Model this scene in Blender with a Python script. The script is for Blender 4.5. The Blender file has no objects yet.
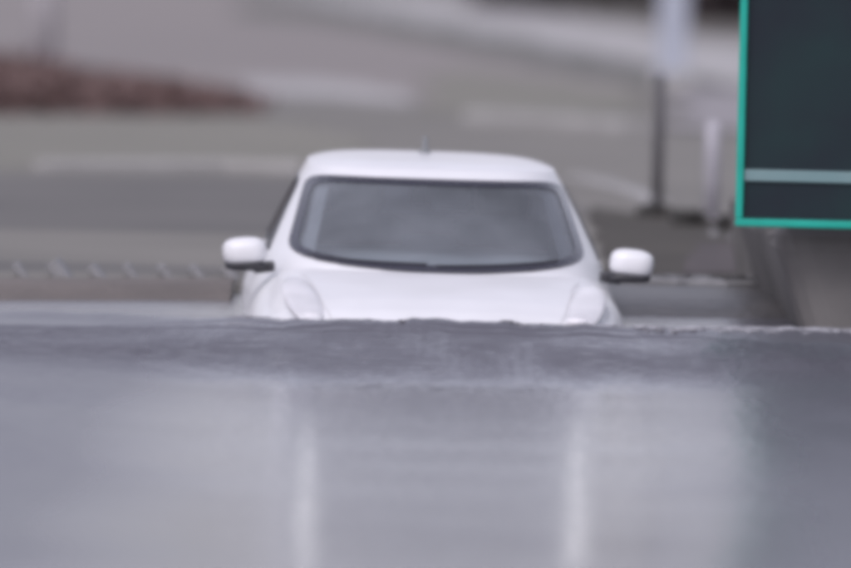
import bpy, bmesh, math, random
import numpy as np
from mathutils import Matrix, Vector, noise

R = math.radians
random.seed(7)
S = bpy.context.scene
COL = S.collection

# ------------------------------------------------------------------ camera
PW, PH = 851.0, 568.0            # photograph size, used only to take measurements
FPX = 8720.0                     # focal length in photograph pixels
CAM_H = 2.2                      # eye height above the flood water (z = 0)
PITCH = math.atan((284.0 - (322.0 - CAM_H * 218.0)) / FPX)
ROLL = R(1.3)
cam_data = bpy.data.cameras.new('camera')
cam = bpy.data.objects.new('camera', cam_data)
COL.objects.link(cam)
cam_data.sensor_width = 36.0
cam_data.lens = 36.0 * FPX / PW
cam_data.clip_start = 0.5
cam_data.clip_end = 9000.0
cam_data.dof.use_dof = True
cam_data.dof.focus_distance = 38.3
cam_data.dof.aperture_fstop = 1.35
CAM_R = (Matrix.Rotation(R(90) - PITCH, 4, 'X') @ Matrix.Rotation(ROLL, 4, 'Z'))
cam.matrix_world = Matrix.Translation((0, 0, CAM_H)) @ CAM_R
S.camera = cam

# ------------------------------------------------------------------ sky and sun (overcast)
SUN_EL, SUN_AZ = R(48), R(205)
world = bpy.data.worlds.new('World')
S.world = world
world.use_nodes = True
nt = world.node_tree
bg = nt.nodes['Background']
sky = nt.nodes.new('ShaderNodeTexSky')
sky.sky_type = 'NISHITA'
sky.sun_disc = False
sky.sun_elevation = SUN_EL
sky.sun_rotation = SUN_AZ
sky.air_density = 1.2
sky.dust_density = 2.7
hsv = nt.nodes.new('ShaderNodeHueSaturation')
hsv.inputs['Saturation'].default_value = 0.30
tint = nt.nodes.new('ShaderNodeMixRGB')
tint.blend_type = 'MULTIPLY'
tint.inputs['Fac'].default_value = 1.0
tint.inputs['Color2'].default_value = (1.0, 0.955, 1.07, 1)
nt.links.new(sky.outputs[0], hsv.inputs['Color'])
nt.links.new(hsv.outputs[0], tint.inputs['Color1'])
nt.links.new(tint.outputs[0], bg.inputs['Color'])
bg.inputs['Strength'].default_value = 0.12

sun_data = bpy.data.lights.new('sun', 'SUN')
sun_data.energy = 0.8
sun_data.angle = R(25)
sun_data.color = (1.0, 0.97, 0.95)
sun = bpy.data.objects.new('sun', sun_data)
COL.objects.link(sun)
sd = Vector((math.sin(SUN_AZ) * math.cos(SUN_EL), math.cos(SUN_AZ) * math.cos(SUN_EL), math.sin(SUN_EL)))
sun.rotation_euler = sd.to_track_quat('Z', 'Y').to_euler()

S.view_settings.view_transform = 'Standard'
S.view_settings.look = 'None'
S.view_settings.gamma = 1.0
S.view_settings.exposure = 0.55
S.render.engine = 'CYCLES'
S.cycles.filter_width = 6.5      # soft long-lens video frame
S.cycles.use_denoising = True
S.cycles.max_bounces = 8


# ------------------------------------------------------------------ helpers
def ray(px, py):
    v = Vector(((px - PW / 2) / FPX, -(py - PH / 2) / FPX, -1.0))
    return CAM_R.to_3x3() @ v


def at_z(px, py, z=0.05):
    """world point on the level z seen at a photograph pixel"""
    d = ray(px, py)
    return Vector((0, 0, CAM_H)) + d * ((z - CAM_H) / d.z)


def at_d(px, py, y):
    """world point at distance y seen at a photograph pixel"""
    d = ray(px, py)
    return Vector((0, 0, CAM_H)) + d * (y / d.y)


def tag(o, label=None, cat=None, group=None, kind=None):
    for k, v in (('label', label), ('category', cat), ('group', group), ('kind', kind)):
        if v:
            o[k] = v
    return o


def empty(name, loc, rz=0.0, label=None, cat=None, group=None):
    o = bpy.data.objects.new(name, None)
    o.location = loc
    o.rotation_euler = (0, 0, rz)
    o.empty_display_size = 0.2
    COL.objects.link(o)
    return tag(o, label, cat, group)


def mesh_obj(name, verts, faces, mat, parent=None, smooth=False, subd=0):
    me = bpy.data.meshes.new(name)
    me.from_pydata([tuple(v) for v in verts], [], faces)
    me.update()
    bm = bmesh.new()
    bm.from_mesh(me)
    bmesh.ops.recalc_face_normals(bm, faces=bm.faces)
    bm.to_mesh(me)
    bm.free()
    return finish(name, me, mat, parent, smooth, subd)


def finish(name, me, mat, parent=None, smooth=False, subd=0):
    if mat:
        me.materials.append(mat)
    if smooth:
        for p in me.polygons:
            p.use_smooth = True
    o = bpy.data.objects.new(name, me)
    COL.objects.link(o)
    if parent:
        o.parent = parent
    if subd:
        m = o.modifiers.new('s', 'SUBSURF')
        m.levels = m.render_levels = subd
    return o


def bm_obj(name, bm, mat, parent=None, smooth=False):
    me = bpy.data.meshes.new(name)
    bmesh.ops.recalc_face_normals(bm, faces=bm.faces)
    bm.to_mesh(me)
    bm.free()
    return finish(name, me, mat, parent, smooth)


def add_box(bm, c, s, rot=None, bevel=0.0):
    r = bmesh.ops.create_cube(bm, size=1.0)
    vs = r['verts']
    bmesh.ops.scale(bm, vec=s, verts=vs)
    if bevel:
        es = list({e for v in vs for e in v.link_edges})
        b = bmesh.ops.bevel(bm, geom=es, offset=bevel, segments=2, affect='EDGES', profile=0.5)
        vs = list({v for f in b['faces'] for v in f.verts} | {v for v in vs if v.is_valid})
    M = Matrix.Translation(c) @ (rot.to_4x4() if rot else Matrix.Identity(4))
    bmesh.ops.transform(bm, matrix=M, verts=vs)
    return vs


def box_obj(name, c, s, mat, parent=None, rot=None, bevel=0.0):
    bm = bmesh.new()
    add_box(bm, c, s, rot, bevel)
    return bm_obj(name, bm, mat, parent)


def lathe(name, prof, mat, parent=None, c=(0, 0, 0), seg=20, smooth=True):
    vs, fs = [], []
    for r_, z in prof:
        for k in range(seg):
            a = 2 * math.pi * k / seg
            vs.append((c[0] + r_ * math.cos(a), c[1] + r_ * math.sin(a), c[2] + z))
    for i in range(len(prof) - 1):
        for k in range(seg):
            k2 = (k + 1) % seg
            fs.append((i * seg + k, i * seg + k2, (i + 1) * seg + k2, (i + 1) * seg + k))
    fs.append(tuple(range(seg)))
    fs.append(tuple((len(prof) - 1) * seg + k for k in range(seg)))
    return mesh_obj(name, vs, fs, mat, parent, smooth)


def ellipsoid(name, c, s, mat, parent=None, p=2.0, rot=None, seg=28, ring=18, zmin=None, zmax=None):
    """super-ellipsoid; z clipped flat at zmin / zmax (in units of the half height)"""
    vs, fs = [], []
    sg = lambda v: math.copysign(abs(v) ** (2.0 / p), v)
    for i in range(ring + 1):
        ph = -math.pi / 2 + math.pi * i / ring
        for k in range(seg):
            th = 2 * math.pi * k / seg
            x, y, z = sg(math.cos(ph)) * sg(math.cos(th)), sg(math.cos(ph)) * sg(math.sin(th)), sg(math.sin(ph))
            if zmin is not None:
                z = max(z, zmin)
            if zmax is not None:
                z = min(z, zmax)
            v = Vector((x * s[0], y * s[1], z * s[2]))
            if rot:
                v = rot @ v
            vs.append(v + Vector(c))
    for i in range(ring):
        for k in range(seg):
            k2 = (k + 1) % seg
            fs.append((i * seg + k, i * seg + k2, (i + 1) * seg + k2, (i + 1) * seg + k))
    return mesh_obj(name, vs, fs, mat, parent, True)


# ------------------------------------------------------------------ materials
def mat(name, col, rough=0.6, col2=None, scale=6.0, detail=5.0, bump=0.0, metal=0.0, spec=0.5, coat=0.0,
        coords='Object', stretch=(1, 1, 1), ramp=(0.35, 0.68), rough2=None, bdist=0.02, bscale=None):
    m = bpy.data.materials.new(name)
    m.use_nodes = True
    t = m.node_tree
    b = t.nodes['Principled BSDF']
    b.inputs['Base Color'].default_value = (*col, 1)
    b.inputs['Roughness'].default_value = rough
    b.inputs['Metallic'].default_value = metal
    b.inputs['Specular IOR Level'].default_value = spec
    b.inputs['Coat Weight'].default_value = coat
    b.inputs['Coat Roughness'].default_value = 0.06
    tc = t.nodes.new('ShaderNodeTexCoord')
    mp = t.nodes.new('ShaderNodeMapping')
    mp.inputs['Scale'].default_value = stretch
    t.links.new(tc.outputs[coords], mp.inputs[0])
    n = t.nodes.new('ShaderNodeTexNoise')
    n.inputs['Scale'].default_value = scale
    n.inputs['Detail'].default_value = detail
    t.links.new(mp.outputs[0], n.inputs['Vector'])
    if col2 is not None or rough2 is not None:
        mr = t.nodes.new('ShaderNodeMapRange')
        mr.inputs[1].default_value, mr.inputs[2].default_value = ramp
        t.links.new(n.outputs[0], mr.inputs[0])
    if col2 is not None:
        mx = t.nodes.new('ShaderNodeMixRGB')
        mx.inputs['Color1'].default_value = (*col, 1)
        mx.inputs['Color2'].default_value = (*col2, 1)
        t.links.new(mr.outputs[0], mx.inputs['Fac'])
        t.links.new(mx.outputs[0], b.inputs['Base Color'])
    if rough2 is not None:
        m2 = t.nodes.new('ShaderNodeMapRange')
        m2.inputs[3].default_value, m2.inputs[4].default_value = rough, rough2
        t.links.new(mr.outputs[0], m2.inputs[0])
        t.links.new(m2.outputs[0], b.inputs['Roughness'])
    if bump:
        bp = t.nodes.new('ShaderNodeBump')
        bp.inputs['Strength'].default_value = bump
        bp.inputs['Distance'].default_value = bdist
        src = n
        if bscale:
            src = t.nodes.new('ShaderNodeTexNoise')
            src.inputs['Scale'].default_value = bscale
            src.inputs['Detail'].default_value = 4
            t.links.new(mp.outputs[0], src.inputs['Vector'])
        t.links.new(src.outputs[0], bp.inputs['Height'])
        t.links.new(bp.outputs[0], b.inputs['Normal'])
    return m


def emit(name, col, strength):
    m = bpy.data.materials.new(name)
    m.use_nodes = True
    b = m.node_tree.nodes['Principled BSDF']
    b.inputs['Base Color'].default_value = (*col, 1)
    b.inputs['Emission Color'].default_value = (*col, 1)
    b.inputs['Emission Strength'].default_value = strength
    return m


def glass(name, tint_, haze_col, haze, rough=0.03):
    """thin car glass: mostly see-through, Fresnel reflection, a haze colour standing in for reflected light"""
    m = bpy.data.materials.new(name)
    m.use_nodes = True
    t = m.node_tree
    for n in list(t.nodes):
        t.nodes.remove(n)
    out = t.nodes.new('ShaderNodeOutputMaterial')
    tr = t.nodes.new('ShaderNodeBsdfTransparent')
    tr.inputs[0].default_value = (*tint_, 1)
    df = t.nodes.new('ShaderNodeBsdfDiffuse')
    tc = t.nodes.new('ShaderNodeTexCoord')
    nz = t.nodes.new('ShaderNodeTexNoise')
    nz.inputs['Scale'].default_value = 1.7
    nz.inputs['Detail'].default_value = 3
    t.links.new(tc.outputs['Object'], nz.inputs['Vector'])
    mr = t.nodes.new('ShaderNodeMapRange')
    mr.inputs[1].default_value, mr.inputs[2].default_value = 0.3, 0.72
    mr.inputs[3].default_value, mr.inputs[4].default_value = haze * 0.55, haze * 1.35
    t.links.new(nz.outputs[0], mr.inputs[0])
    df.inputs[0].default_value = (*haze_col, 1)
    m1 = t.nodes.new('ShaderNodeMixShader')
    t.links.new(mr.outputs[0], m1.inputs[0])
    t.links.new(tr.outputs[0], m1.inputs[1])
    t.links.new(df.outputs[0], m1.inputs[2])
    gl = t.nodes.new('ShaderNodeBsdfGlossy')
    gl.inputs['Roughness'].default_value = rough
    fr = t.nodes.new('ShaderNodeFresnel')
    fr.inputs[0].default_value = 1.52
    m2 = t.nodes.new('ShaderNodeMixShader')
    t.links.new(fr.outputs[0], m2.inputs[0])
    t.links.new(m1.outputs[0], m2.inputs[1])
    t.links.new(gl.outputs[0], m2.inputs[2])
    t.links.new(m2.outputs[0], out.inputs[0])
    return m


M_ASPHALT = mat('wet asphalt', (0.124, 0.116, 0.100), 0.6, (0.166, 0.155, 0.136), 0.35, 8, bump=0.25, rough2=0.62, bscale=60, bdist=0.006)
M_ASPHALT_OLD = mat('worn asphalt', (0.19, 0.17, 0.163), 0.65, (0.22, 0.197, 0.187), 0.2, 8, bump=0.25, rough2=0.7, bscale=60, bdist=0.006)
M_DARKROAD = mat('dark wet asphalt', (0.086, 0.081, 0.075), 0.65, (0.113, 0.106, 0.098), 0.5, 7, bump=0.25, bscale=60, bdist=0.006)
M_TURF = mat('pale wet turf', (0.162, 0.158, 0.134), 0.8, (0.192, 0.184, 0.158), 0.5, 8, bump=0.5, bscale=25)
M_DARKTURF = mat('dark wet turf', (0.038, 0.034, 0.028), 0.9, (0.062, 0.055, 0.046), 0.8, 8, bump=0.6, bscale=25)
M_VERGE = mat('thin grey green verge', (0.095, 0.098, 0.088), 0.85, (0.13, 0.13, 0.118), 0.6, 8, bump=0.5, bscale=25)
M_SOIL = mat('wet brown soil', (0.11, 0.097, 0.09), 0.7, (0.15, 0.13, 0.12), 1.6, 8, bump=0.8, bscale=18)
M_REDSOIL = mat('dark red soil', (0.05, 0.042, 0.043), 0.8, (0.08, 0.066, 0.066), 3, 8, bump=0.8, bscale=18)
M_BANKREFL = mat('reflected bank tone', (0.048, 0.047, 0.05), 0.42, (0.085, 0.08, 0.08), 3, 8, bump=0.6, bscale=18)  # dark colour stands in for the bank's reflection in the water
M_LEAF = mat('red brown leaves', (0.115, 0.07, 0.065), 0.7, (0.16, 0.105, 0.098), 2.0, 6)
M_HEDGE = mat('bare brown hedge', (0.055, 0.042, 0.045), 0.7, (0.09, 0.07, 0.07), 1.0, 6)
M_SHRUB = mat('dark shrub', (0.03, 0.032, 0.03), 0.7, (0.06, 0.055, 0.05), 3.0, 6)
M_KERB = mat('kerb concrete', (0.26, 0.255, 0.25), 0.7, (0.33, 0.325, 0.32), 2.0, 8, bump=0.3, bscale=40, bdist=0.004)
M_FLAG = mat('grey paving', (0.22, 0.205, 0.215), 0.7, (0.26, 0.245, 0.255), 0.3, 8, bump=0.2, bscale=30)
M_PAVE = mat('pale paving', (0.30, 0.29, 0.29), 0.7, (0.38, 0.37, 0.365), 0.25, 8, bump=0.2, bscale=30)
M_CONC = mat('pier concrete', (0.105, 0.101, 0.099), 0.85, (0.165, 0.158, 0.154), 2.2, 6, bump=0.3, bscale=30, bdist=0.006, ramp=(0.3, 0.7))
M_CONC2 = mat('pale pier stone', (0.12, 0.115, 0.11), 0.8, (0.17, 0.163, 0.158), 5, 8, bump=0.5, bscale=30, bdist=0.006)
M_STONE = mat('edging stone', (0.16, 0.16, 0.165), 0.6, (0.23, 0.23, 0.24), 9, 6, bump=0.4, bscale=50, bdist=0.004)
M_WHITEPAINT = mat('white paint', (0.42, 0.41, 0.45), 0.5, (0.36, 0.35, 0.39), 6, 6)
M_PALEPOST = mat('galvanised pale', (0.36, 0.345, 0.36), 0.6, (0.32, 0.305, 0.32), 6, 6)
M_SIGNBACK = mat('pale blue sign', (0.36, 0.385, 0.45), 0.5, (0.31, 0.335, 0.40), 4, 5)
M_DARKPOLE = mat('dark pole', (0.095, 0.093, 0.10), 0.5, (0.12, 0.118, 0.125), 8, 5)
M_TEAL = mat('teal frame paint', (0.014, 0.32, 0.25), 0.5, (0.018, 0.37, 0.29), 5, 5, spec=0.25)
M_SIGNDARK = mat('dark sign panel', (0.013, 0.018, 0.026), 0.5, (0.013, 0.032, 0.034), 1.6, 3, spec=0.2)
M_SIGNSTRIPE = mat('pale sign stripe', (0.14, 0.235, 0.245), 0.5, (0.17, 0.26, 0.27), 3, 3)
M_PAINT = mat('white car paint', (0.70, 0.705, 0.73), 0.42, (0.65, 0.655, 0.675), 3, 6, coat=0.25)
M_BLACK = mat('black trim', (0.025, 0.025, 0.03), 0.45, (0.035, 0.035, 0.042), 10, 4)
M_FRIT = mat('black glass border', (0.03, 0.03, 0.042), 0.12, (0.035, 0.035, 0.05), 4, 3)
M_SEAT = mat('grey seat cloth', (0.11, 0.11, 0.12), 0.9, (0.14, 0.14, 0.15), 30, 5)
M_DASH = mat('dashboard', (0.16, 0.17, 0.18), 0.7, (0.19, 0.2, 0.21), 8, 5)
M_HEADLINER = mat('headliner', (0.35, 0.34, 0.36), 0.9, (0.4, 0.39, 0.41), 20, 4)
M_REFLECTOR = mat('bright lamp housing', (0.75, 0.75, 0.79), 0.4, (0.58, 0.58, 0.62), 16, 4)
M_CHROME = mat('lamp reflector', (0.55, 0.55, 0.58), 0.25, (0.65, 0.65, 0.68), 12, 4, metal=0.6)
M_LENS = glass('lamp lens', (0.92, 0.92, 0.95), (0.92, 0.92, 0.95), 0.72)
M_WIND = glass('windscreen glass', (0.66, 0.72, 0.76), (0.37, 0.40, 0.445), 0.30)  # haze lifts the pane's brightness in place of reflected sky
M_SIDEGLASS = glass('side glass', (0.28, 0.28, 0.32), (0.1, 0.1, 0.12), 0.3)
M_LAMP = emit('lit headlamp', (0.66, 0.65, 0.68), 0.08)
M_FOAM = mat('foam', (0.36, 0.36, 0.39), 0.9, (0.29, 0.29, 0.315), 20, 4, spec=0.1)


def water_material():
    m = bpy.data.materials.new('flood water')
    m.use_nodes = True
    t = m.node_tree
    b = t.nodes['Principled BSDF']
    b.inputs['Base Color'].default_value = (0.10, 0.10, 0.112, 1)
    b.inputs['IOR'].default_value = 1.33
    b.inputs['Roughness'].default_value = 0.16
    tc = t.nodes.new('ShaderNodeTexCoord')

    def nz(scale, stretch, detail):
        mp = t.nodes.new('ShaderNodeMapping')
        mp.inputs['Scale'].default_value = stretch
        t.links.new(tc.outputs['Object'], mp.inputs[0])
        n = t.nodes.new('ShaderNodeTexNoise')
        n.inputs['Scale'].default_value = scale
        n.inputs['Detail'].default_value = detail
        t.links.new(mp.outputs[0], n.inputs['Vector'])
        return n
    n1 = nz(12.0, (1.7, 1.0, 1.0), 3)
    bp = t.nodes.new('ShaderNodeBump')
    bp.inputs['Strength'].default_value = 1.0
    bp.inputs['Distance'].default_value = 0.005
    t.links.new(n1.outputs[0], bp.inputs['Height'])
    t.links.new(bp.outputs[0], b.inputs['Normal'])
    # open water is ruffled, the sheltered strip along the bank is calmer
    sx = t.nodes.new('ShaderNodeSeparateXYZ')
    t.links.new(tc.outputs['Object'], sx.inputs[0])
    sh = t.nodes.new('ShaderNodeMapRange')
    sh.inputs[1].default_value, sh.inputs[2].default_value = 39.3, 40.2
    sh.inputs[3].default_value, sh.inputs[4].default_value = 1.0, 0.8
    t.links.new(sx.outputs['Y'], sh.inputs[0])
    t.links.new(sh.outputs[0], bp.inputs['Strength'])
    n2 = nz(0.35, (0.6, 1.0, 1.0), 3)
    mr = t.nodes.new('ShaderNodeMapRange')
    mr.inputs[1].default_value, mr.inputs[2].default_value = 0.35, 0.65
    mr.inputs[3].default_value, mr.inputs[4].default_value = 0.07, 0.10
    t.links.new(n2.outputs[0], mr.inputs[0])
    mu = t.nodes.new('ShaderNodeMath')
    mu.operation = 'MULTIPLY'
    t.links.new(mr.outputs[0], mu.inputs[0])
    t.links.new(sh.outputs[0], mu.inputs[1])
    t.links.new(mu.outputs[0], b.inputs['Roughness'])
    # a smooth slick lies ahead of the car; the water either side is ruffled
    ax = t.nodes.new('ShaderNodeMath')
    ax.operation = 'SUBTRACT'
    ax.inputs[1].default_value = 0.08
    t.links.new(sx.outputs['X'], ax.inputs[0])
    ab = t.nodes.new('ShaderNodeMath')
    ab.operation = 'ABSOLUTE'
    t.links.new(ax.outputs[0], ab.inputs[0])
    wob = t.nodes.new('ShaderNodeMath')
    wob.operation = 'MULTIPLY_ADD'
    wob.inputs[1].default_value = 0.5
    t.links.new(n2.outputs[0], wob.inputs[0])
    t.links.new(ab.outputs[0], wob.inputs[2])
    sl = t.nodes.new('ShaderNodeMapRange')
    sl.inputs[1].default_value, sl.inputs[2].default_value = 0.90, 1.60
    sl.inputs[3].default_value, sl.inputs[4].default_value = 0.0, 0.21
    t.links.new(wob.outputs[0], sl.inputs[0])
    ad = t.nodes.new('ShaderNodeMath')
    ad.operation = 'ADD'
    t.links.new(mr.outputs[0], ad.inputs[0])
    t.links.new(sl.outputs[0], ad.inputs[1])
    t.links.new(ad.outputs[0], mu.inputs[0])
    # silt clouds
    n3 = nz(0.5, (0.5, 0.6, 1.0), 4)
    mx = t.nodes.new('ShaderNodeMixRGB')
    mx.inputs['Color1'].default_value = (0.084, 0.085, 0.100, 1)
    mx.inputs['Color2'].default_value = (0.106, 0.102, 0.122, 1)
    t.links.new(n3.outputs[0], mx.inputs['Fac'])
    t.links.new(mx.outputs[0], b.inputs['Base Color'])
    return m


M_WATER = water_material()


# ------------------------------------------------------------------ ground, water
def smooth01(v):
    v = min(1.0, max(0.0, v))
    return v * v * (3 - 2 * v)


GZ = 0.05


def shore(x):
    """distance at which the ground comes out of the water; a ramp runs back behind the car"""
    return 41.65 + 0.44 * max(-6.0, min(0.0, x)) + 0.22 * smooth01((-0.5 - x) / 0.5) - 0.75 * smooth01((x - 0.4) / 0.6) + 5.5 * smooth01((0.79 - abs(x + 0.12)) / 0.10)


def ground_z(x, y):
    s = y - shore(x)
    return float(np.interp(s, [-60, -1.6, -0.05, 0.35], [-0.85, -0.8, -0.03, GZ]))


def grid(name, xs, ys, fz, m, kind='structure', smooth=True):
    vs = [(x, y, fz(x, y)) for y in ys for x in xs]
    nx = len(xs)
    fs = [(j * nx + i, j * nx + i + 1, (j + 1) * nx + i + 1, (j + 1) * nx + i) for j in range(len(ys) - 1) for i in range(nx - 1)]
    o = mesh_obj(name, vs, fs, m, None, smooth)
    return tag(o, kind=kind)


def span(*segs):
    out = []
    for a, b, n in segs:
        out += list(np.linspace(a, b, n, endpoint=False))
    return out + [segs[-1][1]]


grid('ground', span((-1500, -60, 12), (-60, -8, 12), (-8, 8, 90), (8, 60, 12), (60, 1500, 12)),
     span((-60, 38, 10), (38, 52, 90), (52, 140, 20), (140, 3000, 14)), ground_z, M_ASPHALT)

CAR_X, CAR_Y = 0.092, 38.85


def crest(x):
    q = x - 0.1
    return 38.72 + 0.30 * q * q / (1 + 0.12 * q * q) + 0.06 * noise.noise(Vector((x * 2.3, 3.1, 0)))


def water_z(x, y):
    q = x - 0.1
    s = y - crest(x)
    h = 0.047 * math.exp(-(q / 1.5) ** 2) + 0.030 * math.exp(-(q / 9.0) ** 2)
    h *= 1 + 0.12 * noise.noise(Vector((x * 5.5, 1.7, 0))) + 0.15 * noise.noise(Vector((x * 12.0, 7.7, 0)))
    # steep face below the crest running out into a long foot towards the viewer
    prof = (0.62 * math.exp(-(s / 0.26) ** 2) + 0.38 * math.exp(-(s / 1.1) ** 2)) if s < 0 else math.exp(-(s / 0.30) ** 2)
    z = h * prof
    # short steep chop thrown out in front of the bow wave
    a = smooth01((y - 35.2) / 2.6) * (smooth01((39.0 - y) / 0.4)) * math.exp(-(q / 9.0) ** 4)
    a = max(a, 0.34 * smooth01((abs(q) - 0.95) / 0.7) * smooth01((y - 18) / 6) * math.exp(-(q / 9.0) ** 4)) if y < 38 else a
    if a > 0:
        ph = y / 0.145 + 2.2 * noise.noise(Vector((x * 1.1, y * 0.6, 21.0))) + 0.5 * noise.noise(Vector((x * 4.0, y, 3.0)))
        z += a * 0.0092 * (1 - 2 * abs(math.sin(math.pi * ph))) * (0.92 + 0.25 * noise.noise(Vector((x * 1.6, y * 1.4, 13.0))))
    # long trough ahead of the car: the surface falls away from the near side, then climbs to the bow wave
    if y < 38.3:
        if y < 30.8:
            dip = (1 - math.cos(math.pi * (y - 24.6) / 6.2)) / 2 if y > 24.6 else 0.0
        else:
            dip = 1 - 0.34 * smooth01((y - 30.8) / 5.0) - 0.66 * smooth01((y - 36.2) / 2.1)
        slick = math.exp(-(q / 1.5) ** 4)
        z -= 0.092 * slick * dip
        z += 0.0035 * slick * noise.noise(Vector((x * 0.8, y * 1.3, 31.0)))
    # gentle swell pushed out ahead of the car
    z += 0.0004 * math.sin(2 * math.pi * (y + 0.10 * q * q) / 2.3 + 0.7) + 0.0004 * math.sin(2 * math.pi * (y * 0.9 + x * 0.35) / 1.1)
    z += 0.0015 * noise.noise(Vector((x * 0.9, y * 0.7, 5.0)))
    z += 0.005 * noise.noise(Vector((x * 3.0, y * 2.5, 9.0))) * math.exp(-((y - 39.2) / 1.6) ** 2)
    return z


grid('flood_water', span((-900, -40, 8), (-40, -4, 16), (-4, 4, 150), (4, 40, 16), (40, 900, 8)),
     span((-60, 18, 16), (18, 24, 30), (24, 34, 200), (34, 39.2, 230), (39.2, 40.5, 40), (40.5, 46, 60), (46, 52, 10)), water_z, M_WATER)


def sheet(name, pts, level, m, wob=0.0, seed=0, thick=0.0):
    """a ground surface outlined by photograph pixels, laid `level` sheets above the ground"""
    z = GZ + 0.003 * level
    P = [at_z(px, py, z) for px, py in pts]
    out = []
    n = len(P)
    rnd = random.Random(seed)
    for i in range(n):
        a, b = P[i], P[(i + 1) % n]
        L = (b - a).length
        k = max(1, min(14, int(L / 0.6)))
        for j in range(k):
            p = a.lerp(b, j / k)
            if wob:
                p = p + Vector((rnd.uniform(-wob, wob), rnd.uniform(-wob, wob) * 1.2, 0))
            out.append((p.x, p.y, min(GZ, ground_z(p.x, p.y)) + 0.003 * level))
    o = mesh_obj(name, out, [tuple(range(len(out)))], m)
    bm = bmesh.new()
    bm.from_mesh(o.data)
    bmesh.ops.triangulate(bm, faces=bm.faces)
    for f in bm.faces:
        if f.normal.z < 0:
            f.normal_flip()
    bm.to_mesh(o.data)
    bm.free()
    return tag(o, kind='structure')


def kerb(name, pts, w, h, m, level=0):
    """a low kerb running along photograph pixels on the ground"""
    z = GZ
    P = [at_z(px, py, z) for px, py in pts]
    Q = []
    for i in range(len(P) - 1):
        k = 6
        for j in range(k):
            Q.append(P[i].lerp(P[i + 1], j / k))
    Q.append(P[-1])
    vs, fs = [], []
    for i, p in enumerate(Q):
        d = (Q[min(i + 1, len(Q) - 1)] - Q[max(i - 1, 0)])
        d.z = 0
        d.normalize()
        nrm = Vector((-d.y, d.x, 0)) * (w / 2)
        r = 0.02
        for off, zz in ((-1, -0.05), (-1, h - r), (-0.8, h), (0.8, h), (1, h - r), (1, -0.05)):
            v = p + nrm * off
            vs.append((v.x, v.y, z + zz))
    for i in range(len(Q) - 1):
        for k in range(5):
            fs.append((i * 6 + k, i * 6 + k + 1, i * 6 + 7 + k, i * 6 + 6 + k))
    fs.append(tuple(range(6)))
    fs.append(tuple((len(Q) - 1) * 6 + k for k in range(6)))
    return tag(mesh_obj(name, vs, fs, m), kind='structure')


# left: dark road beyond the verge, turf island, worn asphalt further back
sheet('side_road', [(-160, 272), (-160, 178), (40, 176), (300, 180), (420, 185), (560, 190), (590, 215), (430, 225), (300, 255), (230, 274)], 1, M_DARKROAD, 0.05, 3)
sheet('turf_island', [(-200, 172), (-200, 116), (60, 117), (240, 116), (330, 128), (380, 150), (330, 166), (200, 168)], 1, M_TURF, 0.2, 4)
sheet('upper_road', [(-300, 110), (-300, -20), (80, -22), (300, -12), (430, 32), (640, 85), (640, 105), (440, 100), (250, 96), (235, 112)], 1, M_ASPHALT_OLD, 0.2, 5)
sheet('turf_verge', [(430, 66), (560, 80), (640, 92), (640, 112), (560, 120), (430, 112)], 2, M_TURF, 0.2, 6)
sheet('dark_verge', [(240, 0), (340, 4), (470, 30), (610, 58), (730, 86), (730, 98), (600, 76), (460, 48), (330, 22), (240, 14)], 3, M_VERGE, 0.2, 8)
sheet('footpath', [(270, -14), (420, -6), (560, 14), (640, 28), (760, 46), (760, 88), (640, 62), (560, 48), (420, 22), (330, 4)], 4, M_PAVE, 0.15, 7)
sheet('paved_strip', [(238, 78), (330, 80), (400, 92), (420, 104), (330, 98), (255, 94)], 2, M_PAVE, 0.1, 9)
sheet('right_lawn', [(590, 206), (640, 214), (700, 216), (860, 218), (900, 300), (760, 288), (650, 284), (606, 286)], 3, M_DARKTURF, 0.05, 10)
sheet('red_soil_bed', [(694, 243), (738, 243), (748, 272), (690, 274)], 4, M_REDSOIL, 0.04, 12)
for BX, bank_mat, reach in ((list(np.linspace(-5.0, -0.93, 70)), M_SOIL, 1.15), (list(np.linspace(0.70, 5.0, 70)), M_BANKREFL, 2.0)):  # left strip is soil; right one paints the water's dark reflection
    vs, fs = [], []
    for x in BX:
        for k in range(9):
            y = shore(x) - 0.30 + reach * k / 8 + 0.05 * noise.noise(Vector((x * 3, k * 0.1, 2)))
            vs.append((x, y, ground_z(x, y) + 0.014 + 0.004 * math.sin(math.pi * k / 8) * (1 + noise.noise(Vector((x * 4, y * 4, 0))))))
    for i in range(len(BX) - 1):
        for k in range(8):
            fs.append((i * 9 + k, i * 9 + k + 1, i * 9 + 10 + k, i * 9 + 9 + k))
    tag(mesh_obj('bank_and_reflection', vs, fs, bank_mat, None, True), kind='structure')

sheet('paving', [(676, 88), (760, 92), (900, 98), (900, 136), (760, 132), (680, 126)], 5, M_FLAG, 0.2, 16)
kerb('kerb_line', [(40, 171), (120, 171), (220, 171), (300, 173)], 0.18, 0.07, M_KERB)
kerb('kerb_curve', [(576, 183), (605, 189), (635, 198), (662, 212)], 0.12, 0.055, M_KERB)
kerb('lower_kerb', [(636, 285), (662, 286), (690, 285), (722, 288), (745, 286), (768, 289)], 0.34, 0.045, M_STONE)
kerb('far_kerb', [(478, 122), (540, 126), (640, 133)], 0.3, 0.09, M_KERB)

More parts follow.
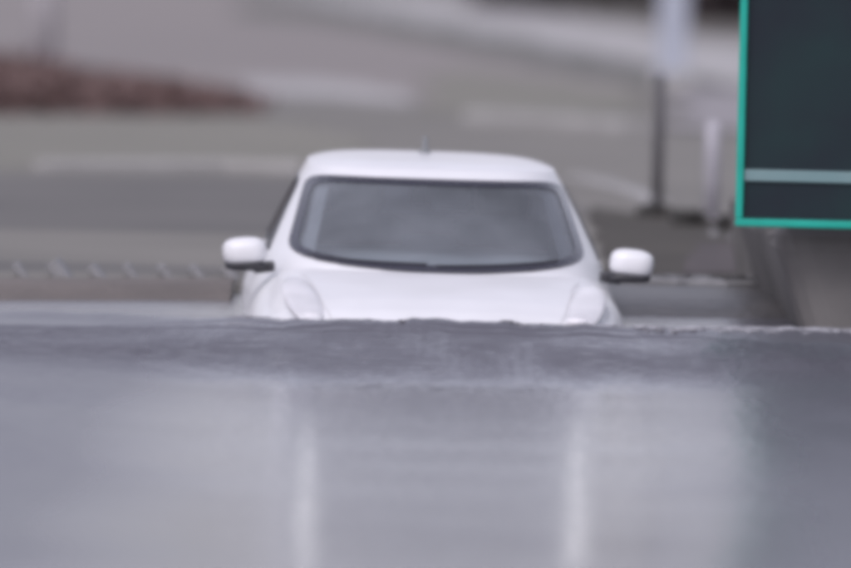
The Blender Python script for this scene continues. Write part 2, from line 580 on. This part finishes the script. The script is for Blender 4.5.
# tilted edging stones along the verge: parts of the verge sheet they stand in
verge = sheet('stone_verge', [(-90, 271), (60, 272), (150, 274), (236, 276), (232, 281), (150, 280), (60, 279), (-90, 279)], 3, M_ASPHALT, 0.02, 14)
st_me = None
for i, px in enumerate((-52, -16, 20, 60, 97, 130, 165, 197, 229)):
    p = at_z(px + 3, 275.5 + (px / 200) * 1.5, GZ + 0.01)
    if st_me is None:
        bm = bmesh.new()
        add_box(bm, (0, 0, 0.018), (0.04, 0.15, 0.10), None, 0.006)
        for v in bm.verts:
            v.co += Vector((noise.noise(v.co * 9), noise.noise(v.co * 7 + Vector((3, 0, 0))), 0)) * 0.006
        st = bm_obj('edging_stone', bm, M_STONE, verge)
        st_me = st.data
    else:
        st = bpy.data.objects.new('edging_stone', st_me)
        COL.objects.link(st)
        st.parent = verge
    st.location = p
    st.rotation_euler = (0, -R(38 + 5 * math.sin(i * 2.1)), R(4 * math.sin(i * 1.3)))
    if px == 60:
        st.scale = (1.7, 1.3, 1.25)
        st['label'] = 'larger paler edging stone'

# ------------------------------------------------------------------ planting


def leaf_mass(name, blobs, n, size, m, seed, kind=None):
    """many small leaf faces spread through soft blobs (x, y, z, rx, ry, rz)"""
    rnd = random.Random(seed)
    vs, fs = [], []
    vol = [b[3] * b[4] * b[5] for b in blobs]
    for b in rnd.choices(blobs, vol, k=n):
        while True:
            u = Vector((rnd.uniform(-1, 1), rnd.uniform(-1, 1), rnd.uniform(-1, 1)))
            if 0.1 < u.length < 1:
                break
        u = u * (0.75 + 0.5 * rnd.random() ** 2)
        c = Vector((b[0] + u.x * b[3], b[1] + u.y * b[4], b[2] + u.z * b[5]))
        if c.z < GZ:
            c.z = GZ + rnd.random() * 0.05
        a = Vector((rnd.gauss(0, 1), rnd.gauss(0, 1), rnd.gauss(0, 0.6))).normalized()
        t = a.cross(Vector((rnd.gauss(0, 1), rnd.gauss(0, 1), rnd.gauss(0, 1)))).normalized()
        s = size * rnd.uniform(0.6, 1.4)
        k = len(vs)
        vs += [c - a * s, c + t * s * 0.45, c + a * s, c - t * s * 0.45]
        fs.append((k, k + 1, k + 2, k + 3))
    me = bpy.data.meshes.new(name)
    me.from_pydata([tuple(v) for v in vs], [], fs)
    return finish(name, me, m)


blobs = []
rnd = random.Random(21)
for i in range(160):
    px = rnd.uniform(-120, 186)
    t = (px + 120) / 348
    lo = 114 - 0 * t
    hi = float(np.interp(px, [-120, 0, 60, 130, 200, 235], [63, 72, 86, 90, 104, 108]))
    p = at_z(px, rnd.uniform(hi + 6, lo - 3), GZ)
    h = 0.24 * (1 - 0.65 * max(0, t - 0.3))
    blobs.append((p.x, p.y, GZ + h * 0.3, 0.7, 1.3, h * 0.8))
undergrowth = leaf_mass('undergrowth', blobs, 40000, 0.05, M_LEAF, 22)
tag(undergrowth, 'low red brown undergrowth spreading over the bed at upper left', 'undergrowth', kind='stuff')


def hedge(px0, px1, py, h, label, seed):
    a, b = at_z(px0, py, GZ), at_z(px1, py, GZ)
    c = (a + b) / 2
    root = empty('hedge', (c.x, c.y, GZ), 0, label, 'hedge', 'bare hedges along the far path')
    rnd = random.Random(seed)
    bl = []
    k = int((b - a).length / 0.5)
    for i in range(k + 1):
        p = a.lerp(b, i / k) - c
        bl.append((p.x, p.y + rnd.uniform(-.2, .2), h * 0.5 + rnd.uniform(-.1, .15), 0.5, 0.7, h * 0.55))
    f = leaf_mass('foliage', [(x, y, z + GZ, rx, ry, rz) for x, y, z, rx, ry, rz in bl], 9000, 0.11, M_HEDGE, seed)
    f.parent = root
    f.location.z = -GZ
    vs, fs = [], []
    for i in range(0, k + 1):
        p = a.lerp(b, i / k) - c
        for s in range(3):
            q = Vector((p.x + rnd.uniform(-.3, .3), p.y + rnd.uniform(-.3, .3), 0))
            tip = q + Vector((rnd.uniform(-.2, .2), rnd.uniform(-.2, .2), h * rnd.uniform(.7, 1.05)))
            r0, r1 = 0.03, 0.008
            n0 = len(vs)
            for k3 in range(4):
                an = k3 * math.pi / 2
                vs.append(q + Vector((math.cos(an) * r0, math.sin(an) * r0, -0.02)))
            for k3 in range(4):
                an = k3 * math.pi / 2
                vs.append(tip + Vector((math.cos(an) * r1, math.sin(an) * r1, 0)))
            for k3 in range(4):
                k4 = (k3 + 1) % 4
                fs.append((n0 + k3, n0 + k4, n0 + 4 + k4, n0 + 4 + k3))
    mesh_obj('stems', vs, fs, M_HEDGE, root)


hedge(498, 655, 8, 1.6, 'bare brown hedge beyond the far footpath, left of the pale column', 31)
hedge(684, 800, 24, 1.6, 'bare brown hedge beyond the far footpath, between pale column and dark board', 33)

for i, (px, py, w, h, lab) in enumerate((
        (655, 217, 0.10, 0.07, 'dark low shrub at the foot of the dark slim post'),
        (690, 226, 0.09, 0.09, 'dark low shrub between the dark slim post and white bollard'),
        (727, 230, 0.06, 0.08, 'small dark shrub between white bollard and concrete pier'))):
    p = at_z(px, py, GZ)
    o = leaf_mass('shrub', [(0, 0, GZ + h * 0.5, w, 0.18, h * 0.6), (w * 0.6, 0.1, GZ + h * 0.35, w * .6, 0.15, h * 0.45), (-w * 0.7, -0.05, GZ + h * 0.3, w * .5, 0.15, h * 0.4)], 700, 0.022, M_SHRUB, 40 + i)
    o.location = (p.x, p.y, 0)
    tag(o, lab, 'shrub', 'dark shrubs on the right bank')
for i, (px, py, s, lab) in enumerate((
        (714, 238, 0.035, 'small pale stone on the bank below the white bollard'),
        (733, 240, 0.03, 'small pale stone beside the concrete pier'))):
    p = at_z(px, py, GZ)
    o = ellipsoid('stone', (0, 0, 0.3 * s), (s, s * 0.8, s * 0.7), M_STONE, None, 2.3, None, 14, 9)
    for v in o.data.vertices:
        v.co += Vector(v.co).normalized() * noise.noise(Vector(v.co) * 40 + Vector((i * 3, 0, 0))) * s * 0.3
    o.location = (p.x, p.y, GZ + 0.01)
    tag(o, lab, 'stone')

# ------------------------------------------------------------------ posts
# short dark post on the bank and a pale square column far behind it
p = at_z(657, 212, GZ)
t = empty('post', (p.x, p.y, GZ), 0, 'dark slim post on the bank between the car roof and the white bollard', 'post')
hp = at_d(664, 74, p.y).z - GZ
lathe('shaft', [(0.034, -0.05), (0.034, hp - 0.03), (0.03, hp - 0.01), (0.012, hp)], M_DARKPOLE, t)
lathe('base_collar', [(0.055, -0.02), (0.055, 0.03), (0.036, 0.05)], M_DARKPOLE, t)
p = at_z(672, 88, GZ)
t = empty('column', (p.x, p.y, GZ), 0, 'pale blue grey column far behind the dark slim post', 'column')
box_obj('shaft', (0, 0, 1.5), (0.27, 0.2, 3.1), M_SIGNBACK, t, None, 0.02)
box_obj('plinth', (0, 0, 0.06), (0.36, 0.3, 0.16), M_KERB, t, None, 0.02)

# white bollard
p = at_z(711, 221, GZ)
t = empty('bollard', (p.x, p.y, GZ), 0, 'thin white bollard standing between the dark slim post and the teal framed board', 'bollard')
hb = at_d(714, 122, p.y).z - GZ
lathe('post', [(0.044, -0.05), (0.044, hb - 0.03), (0.036, hb - 0.008), (0.012, hb)], M_WHITEPAINT, t)
lathe('foot', [(0.055, -0.01), (0.055, 0.012), (0.038, 0.025)], M_PALEPOST, t)

# far pale lamp post, upper left
p = at_z(43, 66, GZ)
t = empty('lamp_post', (p.x, p.y, GZ), 0, 'pale blurred post rising behind the red brown undergrowth at upper left', 'lamp post')
lathe('pole', [(0.13, -0.05), (0.12, 0.9), (0.085, 1.0), (0.06, 6.0)], M_PALEPOST, t)
lathe('base_plate', [(0.2, -0.02), (0.2, 0.03)], M_PALEPOST, t)

# ------------------------------------------------------------------ concrete pier and framed board on the right
t = empty('concrete_pier', (2.4, 41.0, -0.8), 0, 'grey concrete pier standing in the flood water under the dark board', 'pier')


def prism(name, foot, z0, z1, m, parent, lean=0.0, bev=0.03):
    """block on a footprint; the left-hand corners lean outwards towards the top"""
    bm = bmesh.new()
    xm = max(f[0] for f in foot)
    xl = min(f[0] for f in foot)
    lo = [bm.verts.new((x, y, z0)) for x, y in foot]
    hi = [bm.verts.new((x - (lean if x < (xm + xl) / 2 else 0), y, z1)) for x, y in foot]
    bm.faces.new(lo[::-1])
    bm.faces.new(hi)
    n = len(foot)
    for i in range(n):
        bm.faces.new((lo[i], lo[(i + 1) % n], hi[(i + 1) % n], hi[i]))
    bmesh.ops.bevel(bm, geom=list(bm.edges), offset=bev, segments=3, affect='EDGES', profile=0.5)
    return bm_obj(name, bm, m, parent)


def rel(pts):
    return [(x - 2.4, y - 41.0) for x, y in pts]


prism('block', rel([(2.00, 40.12), (3.3, 40.2), (3.3, 42.7), (1.90, 42.72), (1.97, 40.75)]), 0, 1.30, M_CONC, t, 0.42, 0.14)
prism('wing', rel([(1.70, 42.75), (2.8, 42.75), (2.8, 43.9), (1.62, 43.75)]), 0.3, 1.28, M_CONC2, t, 0.12, 0.05)

BY = 39.9
bl = at_d(735, 226, BY)
t = empty('framed_board', (bl.x, BY, bl.z), R(-3.0), 'dark board in a bright teal frame mounted on the concrete pier', 'board')
BW, BH, FW = 2.3, 1.14, 0.034
box_obj('panel', (BW / 2, 0.045, BH / 2), (BW - 0.03, 0.05, BH - 0.03), M_SIGNDARK, t)
box_obj('back_box', (BW / 2, 0.105, BH / 2), (BW - 0.08, 0.068, BH - 0.08), M_DARKPOLE, t, None, 0.01)
for c_, s_ in (((BW / 2, 0.035, FW / 2), (BW, 0.09, FW)), ((BW / 2, 0.035, BH - FW / 2), (BW, 0.09, FW)),
               ((FW / 2, 0.035, BH / 2), (FW, 0.09, BH - 2 * FW - 0.002)), ((BW - FW / 2, 0.035, BH / 2), (FW, 0.09, BH - 2 * FW - 0.002))):
    box_obj('frame_bar', c_, s_, M_TEAL, t, None, 0.005)
zs = at_d(790, 178, BY).z - at_d(790, 229, BY).z
box_obj('stripe', (BW / 2, 0.014, zs), (BW - 2 * FW - 0.004, 0.016, 0.052), M_SIGNSTRIPE, t, None, 0.003)

# ------------------------------------------------------------------ the car
W = 0.8   # water depth at the car: local z of the waterline
car = empty('car', (CAR_X, CAR_Y, -W), R(2.1), 'white hatchback up to its bonnet in flood water, facing the viewer', 'car')
car.rotation_euler[1] = R(0.6)

NE = 3.2
gz_ = [0.05, 0.27, 0.45, 0.60, 0.672]
gw_ = [0.870, 0.803, 0.715, 0.636, 0.596]
G_W = lambda z: float(np.interp(z, gz_, gw_))
G_F = lambda z: 1.0 + (z - 0.243) * (0.72 / 0.387)
G_B = lambda z: float(np.interp(z, [0.05, 0.3, 0.672], [4.38, 4.26, 3.78]))


def g_tap(y):
    return 1 - 0.03 * max(0.0, y - 1.9)


def g_loop(z, seg):
    w, f, b = G_W(z), G_F(z), G_B(z)
    yc, L = (f + b) / 2, (b - f) / 2
    out = []
    for k in range(seg):
        a = 2 * math.pi * k / seg
        s, c_ = math.sin(a), math.cos(a)
        y = yc - L * math.copysign(abs(c_) ** (2 / NE), c_)
        out.append((w * math.copysign(abs(s) ** (2 / NE), s) * g_tap(y), y, z))
    return out


def y_front(x, z):
    w, f, b = G_W(z), G_F(z), G_B(z)
    yc, L = (f + b) / 2, (b - f) / 2
    return yc - L * (max(0.0, 1 - abs(x / w) ** NE)) ** (1 / NE)


def y_back(x, z):
    x = x / g_tap(4.0)
    w, f, b = G_W(z), G_F(z), G_B(z)
    yc, L = (f + b) / 2, (b - f) / 2
    return yc + L * (max(0.0, 1 - abs(x / w) ** NE)) ** (1 / NE)


def x_side(y, z):
    w, f, b = G_W(z), G_F(z), G_B(z)
    yc, L = (f + b) / 2, (b - f) / 2
    return w * (max(0.0, 1 - abs((y - yc) / L) ** NE)) ** (1 / NE) * g_tap(y)


def rr(theta, p=7.0):
    """boundary of a rounded rectangle in [-1,1]^2"""
    c_, s = math.cos(theta), math.sin(theta)
    r = (abs(c_) ** p + abs(s) ** p) ** (-1 / p)
    return c_ * r, s * r


def win_front(a, b, out):
    zb = 0.243 + 0.045 * a * a
    z = zb + (0.622 - zb) * (b + 1) / 2
    X = float(np.interp(z, [0.25, 0.62], [0.70, 0.590]))
    x = a * X
    y = y_front(x, z)
    return Vector((x * (1 + out * 0.2), y - out, z + W + out * 0.5))


def win_back(a, b, out):
    z = 0.33 + 0.27 * (b + 1) / 2
    x = a * float(np.interp(z, [0.3, 0.6], [0.66, 0.55]))
    return Vector((x, y_back(x, z) + out, z + W + out * 0.4))


def win_side(sgn, y0b, y1b, y0t, y1t):
    def f(a, b, out):
        v = (b + 1) / 2
        z = 0.315 + 0.27 * v
        u = (a + 1) / 2
        y = (y0b + (y0t - y0b) * v) * (1 - u) + (y1b + (y1t - y1b) * v) * u
        return Vector((sgn * (x_side(y, z) + out), y, z + W + out * 0.3))
    return f


def inside(a, b, p=7.0):
    return (abs(a) ** p + abs(b) ** p) < 1.0


# roof and pillars shell, with the window openings left out
SEG = 240
zs_ = list(np.linspace(0.06, 0.672, 48))
loops = [g_loop(z, SEG) for z in zs_]
c0, L0 = (G_F(0.672) + G_B(0.672)) / 2, (G_B(0.672) - G_F(0.672)) / 2
base = loops[-1]
for s in np.linspace(0.012, 0.97, 26):
    zz = 0.672 + 0.031 * (1 - (1 - s) ** 8.0)
    k = 1 - s
    loops.append([(x * k, c0 + (y - c0) * (1 - s) - 0.0 * s, zz) for x, y, _ in base])
verts = [(x, y, z + W) for lp in loops for x, y, z in lp]
faces = []
SIDES = ((2.12, 2.76, 2.40, 2.78), (2.84, 3.60, 2.86, 3.38))
for i in range(len(loops) - 1):
    for k in range(SEG):
        k2 = (k + 1) % SEG
        q = (i * SEG + k, i * SEG + k2, (i + 1) * SEG + k2, (i + 1) * SEG + k)
        cx = sum(verts[v][0] for v in q) / 4
        cy = sum(verts[v][1] for v in q) / 4
        cz = sum(verts[v][2] for v in q) / 4 - W
        if cz < 0.63:
            yc = (G_F(cz) + G_B(cz)) / 2
            zb = 0.243
            # windscreen
            X = float(np.interp(cz, [0.25, 0.62], [0.70, 0.590]))
            a = cx / X
            zb = 0.243 + 0.045 * min(1, a * a)
            b = 2 * (cz - zb) / (0.622 - zb) - 1
            if cy < yc and inside(a, b, 10.0):
                continue
            X = float(np.interp(cz, [0.3, 0.6], [0.66, 0.55]))
            if cy > yc and inside(cx / X, 2 * (cz - 0.33) / 0.27 - 1):
                continue
            hit = False
            for y0b, y1b, y0t, y1t in SIDES:
                v = (cz - 0.315) / 0.27
                y0, y1 = y0b + (y0t - y0b) * v, y1b + (y1t - y1b) * v
                if y1 > y0 and inside(2 * (cy - y0) / (y1 - y0) - 1, 2 * v - 1) and abs(cx) > 0.4:
                    hit = True
            if hit:
                continue
        faces.append(q)
faces.append(tuple((len(loops) - 1) * SEG + k for k in range(SEG)))
shell = mesh_obj('roof', verts, faces, M_PAINT, car, True)
so = shell.modifiers.new('solid', 'SOLIDIFY')
so.thickness = 0.012
so.offset = -1


def pane(name, f, m, parent, off, p=7.0, n=64, rings=14):
    vs = [f(0, 0, off)]
    fs = []
    for r_ in range(1, rings + 1):
        for k in range(n):
            a, b = rr(2 * math.pi * k / n, p)
            vs.append(f(a * r_ / rings, b * r_ / rings, off))
    for k in range(n):
        fs.append((0, 1 + k, 1 + (k + 1) % n))
    for r_ in range(rings - 1):
        for k in range(n):
            k2 = (k + 1) % n
            fs.append((1 + r_ * n + k, 1 + r_ * n + k2, 1 + (r_ + 1) * n + k2, 1 + (r_ + 1) * n + k))
    return mesh_obj(name, vs, fs, m, parent, True)


def ring(name, f, m, parent, off, s0, s1, p=7.0, n=120, th=0.006):
    vs, fs = [], []
    for (sa, sb), o_ in ((s0, off), (s1, off), (s1, off - th), (s0, off - th)):
        for k in range(n):
            a, b = rr(2 * math.pi * k / n, p)
            vs.append(f(a * sa, b * sb, o_))
    for j in range(4):
        j2 = (j + 1) % 4
        for k in range(n):
            k2 = (k + 1) % n
            fs.append((j * n + k, j * n + k2, j2 * n + k2, j2 * n + k))
    return mesh_obj(name, vs, fs, m, parent, False)


ws = pane('windscreen', win_front, M_WIND, car, 0.004, 10.0)
ring('windscreen_border', win_front, M_FRIT, ws, 0.009, (0.955, 0.90), (1.015, 1.05), 10.0)
pane('rear_window', win_back, M_SIDEGLASS, car, 0.004)
for sgn in (-1, 1):
    for args in SIDES:
        f = win_side(sgn, *args)
        w_ = pane('side_window', f, M_SIDEGLASS, car, 0.004, 7.0, 48, 8)
        ring('window_seal', f, M_BLACK, w_, 0.008, (0.97, 0.93), (1.07, 1.07), 7.0, 60)

# body below the windows
by_ = [0.0, 0.05, 0.12, 0.22, 0.40, 0.70, 1.0, 1.35, 1.8, 2.6, 3.4, 4.0, 4.25, 4.38, 4.44]
bt_ = [-0.08, 0.01, 0.06, 0.10, 0.145, 0.195, 0.236, 0.262, 0.275, 0.285, 0.295, 0.28, 0.22, 0.10, -0.08]
bw_ = [0.52, 0.66, 0.745, 0.81, 0.86, 0.885, 0.895, 0.895, 0.895, 0.895, 0.89, 0.87, 0.82, 0.74, 0.60]
ZB = -0.60


def body_top(y):
    return float(np.interp(y, by_, bt_))


def body_w(y):
    return float(np.interp(y, by_, bw_))


def body_z(x, y):
    w, t_ = body_w(y), body_top(y)
    q = min(1.0, abs(x) / w)
    z = ZB + (t_ - ZB) * (1 - q ** 5.5) ** (1 / 5.5)
    z -= 0.02 * q * q * smooth01((2.0 - y) / 1.0)
    z += 0.012 * math.exp(-((abs(x) - 0.66) / 0.10) ** 2) * smooth01(y / 0.3) * smooth01((1.5 - y) / 0.6)
    return z


ys_ = list(np.linspace(0, 0.45, 22)) + list(np.linspace(0.5, 1.6, 26)) + list(np.linspace(1.7, 3.9, 24)) + list(np.linspace(3.95, 4.44, 16))
NQ = 61
verts, faces = [], []
for y in ys_:
    w = body_w(y)
    for k in range(NQ):
        a = math.pi * k / (NQ - 1)
        q = math.copysign(abs(math.cos(a)) ** 0.55, math.cos(a))
        if k in (0, NQ - 1):
            verts.append((w * q, y, ZB + W))
        else:
            verts.append((w * q, y, body_z(w * q, y) + W))
nn = len(ys_)
for i in range(nn - 1):
    for k in range(NQ - 1):
        faces.append((i * NQ + k, i * NQ + k + 1, (i + 1) * NQ + k + 1, (i + 1) * NQ + k))
    faces.append((i * NQ, (i + 1) * NQ, (i + 1) * NQ + NQ - 1, i * NQ + NQ - 1))
faces.append(tuple(range(NQ)))
faces.append(tuple((nn - 1) * NQ + k for k in range(NQ)))
body = mesh_obj('body', verts, faces, M_PAINT, car, True)

# bonnet shut lines and wipers
for sgn in (-1, 1):
    vs, fs = [], []
    pts = [(0.50, 0.10), (0.545, 0.3), (0.575, 0.55), (0.60, 0.8), (0.64, 1.0)]
    Q = []
    for i in range(len(pts) - 1):
        for j in range(6):
            u = j / 6
            Q.append((pts[i][0] * (1 - u) + pts[i + 1][0] * u, pts[i][1] * (1 - u) + pts[i + 1][1] * u))
    for x, y in Q:
        for d_ in (-0.004, 0.004):
            vs.append((sgn * (x + d_), y, body_z(x + d_, y) + W + 0.0025))
    for i in range(len(Q) - 1):
        fs.append((2 * i, 2 * i + 1, 2 * i + 3, 2 * i + 2))
    mesh_obj('bonnet_seam', vs, fs, mat('seam shade', (0.52, 0.52, 0.54), 0.7) if sgn < 0 else bpy.data.materials['seam shade'], car)
for x0, x1, z1 in ((-0.02, 0.55, 0.285), (-0.60, -0.06, 0.275)):
    vs, fs = [], []
    for k in range(13):
        u = k / 12
        x = x0 + (x1 - x0) * u
        z = 0.265 + 0.03 * (x / 0.7) ** 2 + (z1 - 0.265) * u * 0.6
        y = y_front(x, z) - 0.022
        for a, b in ((0, -0.005), (-0.008, 0.0), (0, 0.005), (0.006, 0)):
            vs.append((x, y + a, z + b + W))
    for k in range(12):
        for j in range(4):
            j2 = (j + 1) % 4
            fs.append((k * 4 + j, k * 4 + j2, k * 4 + 4 + j2, k * 4 + 4 + j))
    mesh_obj('wiper', vs, fs, M_BLACK, car)

BEAM = 0.20
# headlamps: long raised pods running back over the wings
for sgn in (-1, 1):
    ang = math.atan2(body_z(0.66, 0.75) - body_z(0.62, 0.15), 0.6)
    rot = Matrix.Rotation(-sgn * R(7), 3, 'Z') @ Matrix.Rotation(ang, 3, 'X')
    cz = body_z(0.64, 0.40) + W + 0.006
    hl = ellipsoid('headlight', (sgn * 0.64, 0.40, cz), (0.070, 0.30, 0.010), M_REFLECTOR, car, 2.2, rot)
    ellipsoid('lens', (sgn * 0.64, 0.40, cz + 0.002), (0.082, 0.34, 0.015), M_LENS, hl, 2.2, rot)
    ellipsoid('lamp', (sgn * 0.598 - 0.01, 0.17, body_z(0.602, 0.17) + W + (0.034 if sgn > 0 else 0.018)), (0.050, 0.045, 0.020), M_LAMP, hl, 2.0)
    # dipped beam of the lit headlamp: thrown low along the water, below the viewer's eye
    bd = bpy.data.lights.new('dipped_beam', 'SPOT')
    bd.energy = BEAM
    bd.shadow_soft_size = 0.045
    bd.spot_size = R(3.8)
    bd.spot_blend = 0.45
    bd.color = (1.0, 0.98, 1.0)
    bo = bpy.data.objects.new('dipped_beam', bd)
    COL.objects.link(bo)
    bo.parent = hl
    bo.location = (sgn * 0.598 - 0.01, 0.02, 0.115 + (0.012 if sgn > 0 else 0.0) + W)
    aim = Vector((-CAR_X - bo.location.x, -CAR_Y, 0)).normalized()
    aim = Matrix.Rotation(-R(2.1), 3, 'Z') @ aim
    aim.z = math.tan(R(-0.25))
    bo.rotation_euler = aim.to_track_quat('-Z', 'Y').to_euler()
    bo.scale = (7, 1, 1)          # wide and flat, as a dipped beam is

# door mirrors
for sgn in (-1, 1):
    mz = 0.290 + W
    mc = ellipsoid('door_mirror', (sgn * 0.893, 1.30, mz), (0.102, 0.085, 0.066), M_PAINT, car, 2.9, Matrix.Rotation(sgn * R(5), 3, 'Y'), 32, 20, -0.72)
    ellipsoid('mirror_base', (sgn * 0.885, 1.31, mz - 0.062), (0.098, 0.080, 0.026), M_BLACK, mc, 3.4)
    bm = bmesh.new()
    add_box(bm, (sgn * 0.80, 1.33, mz - 0.07), (0.10, 0.07, 0.05), Matrix.Rotation(sgn * R(8), 3, 'Y'), 0.012)
    bm_obj('mirror_arm', bm, M_BLACK, mc)
    bm = bmesh.new()
    add_box(bm, (sgn * 0.893, 1.388, mz), (0.15, 0.006, 0.085), None, 0.002)
    bm_obj('mirror_glass', bm, M_CHROME, mc)
# black quarter panels where the mirrors meet the doors
for sgn in (-1, 1):
    vs = []
    for y, z in ((1.84, 0.275), (2.10, 0.285), (2.37, 0.575), (2.30, 0.565)):
        vs.append((sgn * (x_side(y, z) + 0.006), y, z + W))
    vs += [(v[0] - sgn * 0.02, v[1], v[2]) for v in vs]
    mesh_obj('quarter_panel', vs, [(0, 1, 2, 3), (7, 6, 5, 4), (0, 1, 5, 4), (1, 2, 6, 5), (2, 3, 7, 6), (3, 0, 4, 7)], M_BLACK, car)
# door handles on both flanks
for sgn in (-1, 1):
    for y in (2.55, 3.45):
        z = 0.155
        q = (1 - ((z - ZB) / (body_top(y) - ZB)) ** 5.5) ** (1 / 5.5)
        ellipsoid('door_handle', (sgn * (body_w(y) * q + 0.012), y, z + W), (0.022, 0.10, 0.016), M_PAINT, car, 2.4, None, 16, 10)
# roof aerial
lathe('aerial', [(0.035, -0.02), (0.026, 0.02), (0.014, 0.035), (0.012, 0.085), (0.004, 0.092)], M_DASH, car, (-0.01, 3.15, 0.695 + W), 12)

# cabin
box_obj('dashboard', (0, 1.62, 0.16 + W), (1.25, 0.55, 0.16), M_DASH, car, Matrix.Rotation(R(6), 3, 'X'), 0.05)
box_obj('cabin_floor', (0, 2.9, -0.25 + W), (1.35, 2.4, 0.06), M_BLACK, car)
vs, fs = [], []
for k in range(9):
    b_ = 0.50 + 0.48 * k / 8
    for a_ in (-0.10, 0.28):
        vs.append(win_front(a_ + (0.5 - a_) * 0.0 + (0.05 if a_ < 0 else -0.05) * (1 - k / 8), b_, -0.012))
for k in range(8):
    fs.append((2 * k, 2 * k + 1, 2 * k + 3, 2 * k + 2))
sh_ = mesh_obj('sensor_cover', vs, fs, M_BLACK, car)
so = sh_.modifiers.new('solid', 'SOLIDIFY')
so.thickness = 0.03
box_obj('rear_view_mirror', (0.03, 1.80, 0.555 + W), (0.30, 0.03, 0.085), M_BLACK, car, None, 0.012)
for sgn in (-1, 1):
    vs, fs = [], []
    for k in range(15):
        b_ = -0.86 + 1.74 * k / 14
        for a_, o_ in ((0.845, -0.035), (0.925, -0.02), (0.925, -0.045), (0.845, -0.05)):
            vs.append(win_front(sgn * a_, b_, o_))
    for k in range(14):
        for j in range(4):
            fs.append((k * 4 + j, k * 4 + (j + 1) % 4, k * 4 + 4 + (j + 1) % 4, k * 4 + 4 + j))
    mesh_obj('pillar_trim', vs, fs, M_HEADLINER, car)
    st = box_obj('front_seat', (sgn * 0.35, 2.55, 0.16 + W), (0.46, 0.16, 0.56), M_SEAT, car, Matrix.Rotation(R(-14), 3, 'X'), 0.06)
    box_obj('headrest', (sgn * 0.35, 2.66, 0.50 + W), (0.26, 0.10, 0.15), M_SEAT, st, None, 0.04)
box_obj('rear_seat', (0, 3.45, 0.14 + W), (1.2, 0.16, 0.5), M_SEAT, car, Matrix.Rotation(R(-16), 3, 'X'), 0.06)

# ------------------------------------------------------------------ foam on the bow wave
rnd = random.Random(55)
bm = bmesh.new()


def fleck(x, y, s):
    r_ = bmesh.ops.create_icosphere(bm, subdivisions=1, radius=1.0)
    z = water_z(x, y)
    for v in r_['verts']:
        v.co = Vector((x + v.co.x * s * rnd.uniform(1.5, 2.5), y + v.co.y * s * 1.6, z + v.co.z * s * rnd.uniform(.15, .28)))


for i in range(750):
    x = rnd.uniform(0.95, 2.6)
    fleck(x, crest(x) + rnd.gauss(-0.02, 0.06), rnd.uniform(0.009, 0.018))
for cx, n_, sp in ((0.40, 60, 0.05), (0.78, 60, 0.06), (-0.80, 16, 0.07), (-0.1, 8, 0.06)):
    for i in range(n_):
        x = rnd.gauss(cx, sp)
        fleck(x, crest(x) + rnd.gauss(0.02, 0.04), rnd.uniform(0.005, 0.014))
foam = bm_obj('foam', bm, M_FOAM, None, True)
tag(foam, 'pale foam along the bow wave in front of the car and to its right', 'foam', kind='stuff')
